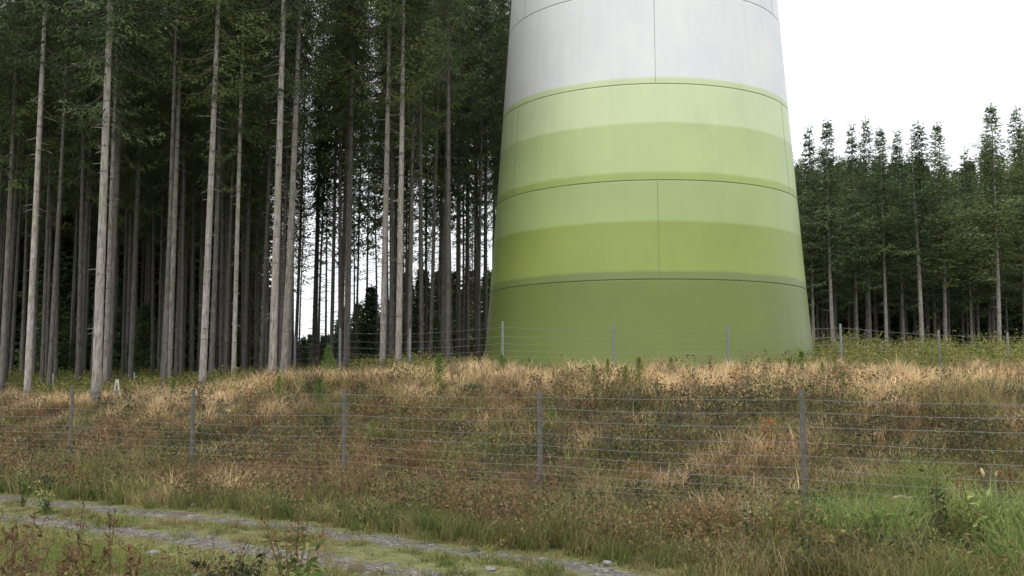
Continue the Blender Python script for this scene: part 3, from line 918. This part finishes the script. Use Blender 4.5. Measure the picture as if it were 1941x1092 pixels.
# green rushes at the foot of the bank and bright grass lower right
x, y, r = scatter(16, 7, 24, lambda y: np.ones_like(y), lambda x, y, r: (ucoord(x, y) > 1.35) & ((ucoord(x, y) < 2.7) & (fbm(x, y, .9, 21) > .47) | (right_green(x, y) > .5) & (fbm(x, y, .6, 27) > .44)), 103)
tufts('green_grass', 'green rushes and fresh grass at the foot of the bank', 'grass', x, y, r, 34, 0.08,
      lambda x, y, r: 0.28 + 0.30 * vnoise(x, y, .9, 22) + right_green(x, y) * .35 + right_green(x, y) * sstep(5.2, 6.4, x) * .55 * vnoise(x, y, .6, 24), lambda y: 0.011 + 0 * y, 0.65,
      lambda x, y, r: cmix(cmix(OLIVE, GREEN, r.random(len(x))) * 0.9, BRIGHT, right_green(x, y) * (0.35 + .65 * vnoise(x, y, .8, 23))), M['grass'])

# short moss and grass on verges, middle of the track and the near side
def track_mask(x, y, r):
    u = ucoord(x, y); a = np.abs(u); nz_ = (vnoise(x, y, .5, 31) - .5) * .35
    rut = np.abs(a - 0.80) < 0.30 + 1.5 * nz_
    return (u < 1.7) & ~rut | ((r.random(len(x)) < .16) & (u < 1.7))
x, y, r = scatter(135, 5, 26, lambda y: np.clip(13 / y, .3, 1), track_mask, 104)
tufts('short_grass', 'short mossy green grass along and between the wheel ruts', 'grass', x, y, r, 12, 0.035,
      lambda x, y, r: (0.02 + 0.26 * vnoise(x, y, .35, 32) ** 3 * (ucoord(x, y) < 9)) * (.4 + 1.2 * r.random(len(x))) + 0.05 * sstep(-1.6, -3, ucoord(x, y)), lambda y: 0.008 + 0 * y, 0.9,
      lambda x, y, r: cmix(cmix((0.09, 0.12, 0.03), (0.33, 0.33, 0.12), r.random(len(x))), (0.36, 0.27, 0.14), sstep(.42, .68, fbm(x, y, .7, 33)) * (.4 + .6 * r.random(len(x)))), M['grass'])
print('short', len(x))

x, y, r = scatter(7, 6, 24, lambda y: np.ones_like(y), lambda x, y, r: (np.abs(ucoord(x, y)) < 1.7) & (np.abs(np.abs(ucoord(x, y)) - .8) > .26 * r.random(len(x)) + .12) & (fbm(x, y, .8, 71) > .42), 108)
tufts('track_tufts', 'small grass tufts and dead leaves between and beside the wheel ruts', 'grass', x, y, r, 26, 0.05,
      lambda x, y, r: 0.05 + 0.13 * r.random(len(x)) ** 2, lambda y: 0.009 + 0 * y, 1.0,
      lambda x, y, r: cmix(cmix((0.11, 0.15, 0.035), (0.30, 0.32, 0.10), r.random(len(x))), (0.30, 0.20, 0.10), (r.random(len(x)) > .7) * 1.0), M['grass'])

# near-side meadow: mixed taller growth at the lower left
def near_m(x, y, r): return (ucoord(x, y) < -1.7) & (fbm(x, y, 1.0, 41) + .12 * sstep(0, -5, x) > .50)
x, y, r = scatter(26, 5, 20, lambda y: np.ones_like(y), near_m, 105)
tufts('meadow_grass', 'brown and green meadow grass on the near side of the track', 'grass', x, y, r, 18, 0.07,
      lambda x, y, r: 0.14 + 0.55 * vnoise(x, y, .8, 42) * sstep(-1.6, -2.6, ucoord(x, y)), lambda y: 0.006 + 0 * y, 0.8,
      lambda x, y, r: cmix(cmix(OLIVE, (0.24, 0.30, 0.07), r.random(len(x))), (0.42, 0.30, 0.14), sstep(.46, .66, fbm(x, y, 1.2, 43))), M['grass'])

# yellow-green scrub between the tower, the rear fence and the right wood; forest floor greenery at left
def scrub_m(x, y, r):
    px = 970 + F * x / y
    return ((px > 1480) & (y > 35) & (y < 66) & ~in_tower(x, y) & (fbm(x, y, 2.0, 51) > .42)) | ((px < 930) & (y > 38) & (y < 75) & (fbm(x, y, 2.2, 52) > .50))
x, y, r = scatter(6, 34, 76, lambda y: np.ones_like(y), scrub_m, 106)
leafy('scrub', 'low yellow green scrub and brambles at the feet of the woods', 'undergrowth', x, y, r, 60,
      lambda x, y, r: 0.3 + (0.7 + 1.1 * (x > 5)) * vnoise(x, y, 1.8, 53) * (.5 + .7 * r.random(len(x))), 0.25, lambda y: 0.05 + 0.0008 * y,
      lambda x, y, r: cmix((0.12, 0.16, 0.045), (0.34, 0.31, 0.09), r.random(len(x))), M['leaf'])

x, y, r = scatter(16, 6, 18, lambda y: np.ones_like(y), lambda x, y, r: (ucoord(x, y) < -1.9) & (fbm(x, y, .9, 44) > .47), 107)
leafy('meadow_weeds', 'rusty brown and green leafy weeds on the near side of the track', 'undergrowth', x, y, r, 34,
      lambda x, y, r: 0.18 + 0.55 * vnoise(x, y, .9, 45) * sstep(-1.6, -3.0, ucoord(x, y)), 0.11, lambda y: 0.035 + 0 * y,
      lambda x, y, r: cmix(cmix((.15, .21, .06), (.30, .31, .10), r.random(len(x))), (.30, .19, .10), sstep(.46, .64, fbm(x, y, .8, 46))), M['leaf'])

# ------------------------------------------------------------------ loose stones on and beside the track
def stone_mesh(seed, s):
    r = random.Random(seed)
    import bmesh
    bm = bmesh.new(); bmesh.ops.create_icosphere(bm, subdivisions=2, radius=s)
    for v in bm.verts:
        k = 1 + r.uniform(-.16, .16); v.co = Vector((v.co.x * k * 1.25, v.co.y * k, v.co.z * k * .62))
    me = bpy.data.meshes.new('stone'); bm.to_mesh(me); bm.free(); me.materials.append(M['stone']); return me
sm = [stone_mesh(i, .06) for i in range(4)]
stones = [(840, 952, 1.1, 'pale stone at the grass edge above the left part of the track'), (368, 957, 1.2, 'pale stone in the verge above the track, left half'),
          (385, 945, .8, 'small pale stone just behind a larger one in the left verge'), (975, 1024, 1.0, 'pale stone by the brown weeds at the middle of the verge'),
          (925, 1052, .9, 'stone between the ruts near the bottom middle'), (1110, 1022, .9, 'pale stone under the brown weeds right of the middle'),
          (290, 1040, 1.2, 'pale stone in the near grass at the lower left'), (842, 1005, .9, 'stone at the verge left of the tallest dark post'),
          (375, 1082, .7, 'pale stone at the bottom edge of the picture, left'), (930, 1076, .9, 'flat stone on the near rut at the bottom'), (660, 963, .6, 'small stone at the far edge of the track below the middle posts'), (1150, 1060, .7, 'small stone on the far verge near the track end')]
for k, (px, py, s, lab) in enumerate(stones):
    d = 2.1 * F / (py - 725) ; p = at(px, py, d)
    o = link('stone', sm[k % 4]); o.location = (p.x, d, h1(p.x, d) + .07); o.scale = (s, s, s); o.rotation_euler = (0, 0, k * 1.7)
    tag(o, lab, 'stone', 'pale stones beside the track')
r = np.random.default_rng(9)
n_ = 9000
x = r.uniform(-13, 5, n_); y = r.uniform(8, 24, n_); u = ucoord(x, y)
kp = (np.abs(np.abs(u) - .8) < .45) | ((np.abs(u) < 1.8) & (r.random(n_) < .12)); x, y = x[kp], y[kp]
ico = np.array([(1, 0, 0), (-1, 0, 0), (0, 1, 0), (0, -1, 0), (0, 0, 1), (0, 0, -.5)], float)
tf = np.array([(0, 2, 4), (2, 1, 4), (1, 3, 4), (3, 0, 4), (2, 0, 5), (1, 2, 5), (3, 1, 5), (0, 3, 5)])
s = 0.008 + 0.022 * r.random(len(x)) ** 3
P = np.stack([x, y, H(x, y) + .035], 1)
V = (P[:, None, :] + ico[None] * (s[:, None, None] * r.uniform(.6, 1.3, (len(x), 6, 3)) * np.array([1, 1, .6]))).reshape(-1, 3)
T = (tf[None] + (np.arange(len(x)) * 6)[:, None, None]).reshape(-1, 3)
gv = r.uniform(.08, .34, len(x)); me = np_mesh('gravel', V, None, T, np.repeat(np.stack([gv, gv * .97, gv * .93], 1), 6, 0))
o = link('gravel', me, foliage_mat('pebbles', 0.0)); tag(o, 'loose grey gravel lying in the wheel ruts', 'gravel', kind='stuff')

# ------------------------------------------------------------------ single plants
def sapling_mesh(seed, h, c0):
    r = np.random.default_rng(seed); PP, DD, SS, LL, WW, CC = [], [], [], [], [], []
    z = .06
    while z < h:
        t = z / h; L = (.34 * h) * (1 - t) ** .8 + .03
        a0 = r.random() * 6
        for k in range(6):
            a = a0 + k * 1.047 + r.normal() * .2; d = np.array([math.cos(a), math.sin(a), .35 + .5 * t]); d /= np.linalg.norm(d)
            m_ = 16; u = r.random(m_)
            PP.append(np.array([0, 0, z]) + d * (u * L)[:, None] + r.normal(size=(m_, 3)) * .01)
            dd = norm(d + r.normal(size=(m_, 3)) * .7); DD.append(dd); SS.append(norm(np.cross(dd, r.normal(size=(m_, 3)))))
            LL.append(.05 + .04 * r.random(m_)); WW.append(.016 + .014 * r.random(m_)); CC.append(np.array(c0) * (.7 + .6 * r.random(m_))[:, None])
        z += .085
    V, Q, Cl = leafcloud([np.concatenate(q_) for q_ in (PP, DD, SS, LL, WW, CC)])
    me = np_mesh('needles', V, Q, colr=Cl); me.materials.append(M['leaf']); return me
sapM = [sapling_mesh(i, 1.0, c) for i, c in enumerate([(.24, .29, .08), (.15, .23, .06), (.27, .29, .08)])]
stm = MB(); stm.tube([(0, 0, -.05), (.01, 0, .5), (0, 0, 1.02)], [.016, .011, .003], 5); stmM = stm.mesh('stem'); stmM.materials.append(M['bark'])
saps = [(528, 745, 31, .8, 0, 'yellowish conifer sapling in the dry grass, leftmost on the crest'), (622, 700, 35, 1.1, 1, 'bushy green conifer sapling in front of the second rear fence post'),
        (605, 740, 30, .8, 1, 'small conifer sapling low in the grass left of the middle dark post'), (832, 735, 31, .95, 1, 'narrow dark green conifer sapling in pale grass left of the tower'),
        (951, 705, 33, .6, 1, 'small conifer sapling at the left foot of the tower'), (1125, 745, 29, .5, 0, 'conifer sapling in the grass right of the tall dark post'),
        (1212, 750, 27, .8, 2, 'biggest yellow green conifer sapling, before the middle of the tower'), (1186, 745, 28, .55, 0, 'conifer sapling close left of the biggest one before the tower'),
        (1520, 700, 31, .8, 1, 'conifer sapling at the right foot of the tower'), (1495, 690, 33, .6, 0, 'low conifer sapling just left of the tower\'s right foot'),
        (1668, 688, 41, 1.1, 1, 'conifer sapling by the rear fence right of the tower'), (1745, 690, 41, 1.2, 2, 'yellow green conifer sapling under the leaning pale trunk at right'),
        (1855, 690, 40, 1.5, 1, 'tall conifer sapling with thin leader between the two right-most rear posts'), (1550, 660, 43, 1.4, 2, 'rusty green conifer sapling touching the right side of the tower')]
for px, py, d, s, v, lab in saps:
    p = at(px, py, d); o = empty('conifer_sapling', (p.x, d, h1(p.x, d)), px * .7); o.scale = (s, s, s); tag(o, lab, 'sapling', 'conifer saplings on the bank')
    link('stem', stmM, None, o); link('needles', sapM[v], None, o)

GS = 'small seedlings half hidden in the dry grass of the bank top'
rr_ = random.Random(77)
for k in range(26):
    px = rr_.uniform(200, 1900); d = rr_.uniform(25, 35); p = at(px, 700, d); sc_ = rr_.uniform(.3, .6)
    o = empty('conifer_seedling', (p.x, d, h1(p.x, d)), k); o.scale = (sc_, sc_, sc_ * 1.1); tag(o, 'small yellow green seedling half hidden in the dry grass of the bank top', 'seedling', GS)
    link('stem', stmM, None, o); link('needles', sapM[k % 3], None, o)

def weed(px, d, h, lab, cl, ch, cat='plant', nst=5, nleaf=16, name='tall_weed', leafL=.09, spread=.22, nhead=14, headL=.045, hlo=.78):
    p = at(px, 1000, d); z = h1(p.x, d); r = np.random.default_rng(int(px) + 1000)
    o = empty(name, (p.x, d, z)); tag(o, lab, cat)
    sm_ = MB(); rows = [[], [], [], [], [], []]; heads = [[], [], [], [], [], []]
    for s_ in range(nst):
        a = r.random() * 6.28; L = h * r.uniform(.6, 1.05); ln = spread * r.uniform(.2, 1)
        pts = [np.array([math.cos(a) * ln * u ** 1.3, math.sin(a) * ln * u ** 1.3, L * u]) for u in np.linspace(0, 1, 6)]
        sm_.tube([tuple(q_) for q_ in pts], list(np.linspace(.009, .003, 6)), 4, False)
        for tgt, lo, hi, m_, c_, sz in ((rows, .12, .95, nleaf, cl, leafL), (heads, hlo, 1.05, nhead, ch, headL)):
            u = r.uniform(lo, hi, m_); pos = np.stack([np.interp(u, np.linspace(0, 1, 6), [q_[i] for q_ in pts]) for i in range(3)], 1)
            if tgt is heads: pos = pos + r.normal(size=(m_, 3)) * .03
            d_ = norm(r.normal(size=(m_, 3)) + np.array([0, 0, .2]))
            for lst, v in zip(tgt, (pos, d_, norm(np.cross(d_, r.normal(size=(m_, 3)))), sz * r.uniform(.6, 1.3, m_), sz * .38 * r.uniform(.6, 1.3, m_), np.array(c_) * r.uniform(.6, 1.4, m_)[:, None])): lst.append(v)
    sm_.build('stems', M['deadstem'], o)
    V, Q, Cl = leafcloud([np.concatenate(q_) for q_ in rows]); lo_ = link('leaves', np_mesh('leaves', V, Q, colr=Cl), M['leaf'], o)
    V, Q, Cl = leafcloud([np.concatenate(q_) for q_ in heads]); link('blossoms', np_mesh('blossoms', V, Q, colr=Cl), M['leaf'], o)
    return o
M['deadstem'] = simple('dead_stem', (.13, .085, .05), .8, 0, 10, .3, 0)
GRN = (.12, .17, .045); RED = (.27, .13, .07); DK = (.05, .055, .03); BRN = (.17, .10, .05)
weed(555, 9.3, 1.05, 'tall reddish orange weed rising in front of the track with green leaves below', GRN, (.28, .155, .085), nst=8, spread=.36, nhead=40, headL=.05, hlo=.6)
weed(585, 9.0, .75, 'leafy green weed at the bottom edge beside the reddish one', GRN, (.3, .33, .12), nst=6, spread=.35, leafL=.12)
weed(432, 9.6, .68, 'dark bushy weed at the bottom edge left of the reddish one', DK, DK, nst=10, spread=.35)
weed(470, 9.8, .62, 'dark green weed right behind the dark bushy one', (.06, .08, .03), DK, nst=9, spread=.3)
weed(210, 11.5, 1.0, 'single upright brown weed rising over the near rut at left', BRN, DK, nst=2, spread=.12)
weed(145, 11.8, .9, 'brown weed with bent top near the left edge', BRN, BRN, nst=3, spread=.2)
weed(255, 9.6, .72, 'thin brown weed standing in the lower left grass', BRN, RED, nst=3, spread=.15)
weed(60, 9.6, .75, 'bushy rust brown weed in the lower left corner', (.21, .13, .07), BRN, nst=10, spread=.4)
weed(115, 9.8, .62, 'brown bushy weed right of the one in the lower left corner', BRN, (.21, .13, .07), nst=8, spread=.35)
weed(25, 10.2, .85, 'tall brown weed cut by the left edge at the bottom', BRN, (.21, .13, .07), nst=6, spread=.3)
weed(645, 9.4, .5, 'short dark upright dock stalk at the bottom, right of the reddish weed', BRN, (.14, .06, .035), nst=2, spread=.05)
weed(40, 17.8, .75, 'weed with pale yellow flower heads beyond the track at far left', GRN, (.45, .42, .18), nst=6, spread=.25)
weed(85, 17.0, .5, 'low weed with pale yellow flower heads on the far verge at left', GRN, (.5, .47, .2), nst=5, spread=.2)
weed(1420, 13.5, .7, 'leafy weed with pale leaves at the foot of the bank below the tallest post', (.1, .14, .06), (.45, .45, .35), nst=6, spread=.2)
weed(1780, 13.3, 1.25, 'tall dark leafy weed rising from the bright green grass at right', (.05, .08, .03), (.2, .24, .07), nst=7, spread=.22)
weed(1860, 13.0, .9, 'bright green leafy weed in the lower right grass', BRIGHT, BRIGHT, nst=9, spread=.4, leafL=.14)
weed(1680, 12.6, .7, 'green leafy weed in the lower right, left of the tall dark one', (.16, .24, .06), GRN, nst=8, spread=.35, leafL=.12)
weed(1640, 41, 1.9, 'willowherb with white seed fluff by the rear fence right of the tower', GRN, (.7, .7, .68), nst=5, spread=.4)
weed(1690, 41.5, 1.5, 'low willowherb with a few white tufts midway between two rear posts', GRN, (.7, .7, .68), nst=4, spread=.4)
weed(1747, 41.5, 1.5, 'willowherb with white tufts under the leaning pale trunk', GRN, (.7, .7, .68), nst=4, spread=.3)
weed(1352, 30, .75, 'dark red dock plant in the pale grass before the tower', (.2, .09, .05), (.22, .06, .03), nst=2, spread=.08)
weed(1465, 20.5, .7, 'small plant with bright orange leaves left of the nearest dark post', (.5, .2, .07), (.5, .24, .1), nst=5, nleaf=14, spread=.35)
weed(1400, 27, .5, 'low orange tinged plant on the bank beyond the nearest dark post', (.45, .16, .05), (.5, .2, .06), nst=4, spread=.25)

weed(1850, 15.6, .75, 'rust brown fern like plant beside the rotten stump', (.22, .10, .05), (.3, .15, .08), nst=9, spread=.35, nleaf=30)
weed(1925, 15.8, .8, 'rust brown leafy plant right of the rotten stump at the edge', (.20, .10, .05), (.25, .13, .07), nst=9, spread=.35, nleaf=30)
weed(175, 10.4, .8, 'forked brown weed between the bushy ones and the single upright one at lower left', BRN, RED, nst=4, spread=.3)
weed(320, 9.8, .45, 'low dull green weed at the bottom, left of the dark bushy one', GRN, GRN, nst=7, spread=.25)
weed(1560, 12.4, .6, 'yellowish leafy weed at the lower right below the nearest dark post', (.26, .24, .08), (.3, .22, .09), nst=8, spread=.3, leafL=.11)
# rotten stump on the right of the bank
p = at(1880, 860, 16.2); zb = h1(p.x, 16.2)
st = empty('tree_stump', (p.x, 16.2, zb + .12)); tag(st, 'rotten brown stump with broken pale wood by the right edge', 'tree stump')
m_ = MB(); m_.tube([(0, 0, -.3), (0, 0, .1), (.02, 0, .42), (.03, 0, .5)], [.24, .17, .14, .10], 11)
r = random.Random(4); m_.v = [(v[0] * r.uniform(.88, 1.12), v[1] * r.uniform(.88, 1.12), v[2] + r.uniform(-.03, .06)) for v in m_.v]; m_.build('stump_body', M['deadwood'], st)
m_ = MB()
for k in range(3):
    a = k * 2.1 + .5; m_.tube([(math.cos(a) * .08, math.sin(a) * .08, .36), (math.cos(a) * .16, math.sin(a) * .16, .52 + r.random() * .04)], [.045, .015], 5)
m_.build('splinter', M['cutwood'], st)
for k, (dx, dy, rz) in enumerate(((-.9, .3, .3), (-.2, -.25, -.2))):
    pass
lg = MB(); lg.tube([(-.2, 0, 0), (-.05, .03, .02), (.1, .02, .0), (.19, 0, .03)], [.02, .03, .026, .012], 7)
lo = lg.build('broken_branch', M['cutwood']); pp = at(1712, 868, 15.8); lo.location = (pp.x, 15.8, h1(pp.x, 15.8) + .42); lo.rotation_euler = (.1, .06, .3)
tag(lo, 'short pale broken branch lying in weeds right of the nearest dark post', 'branch')
print('objects', len(bpy.data.objects))
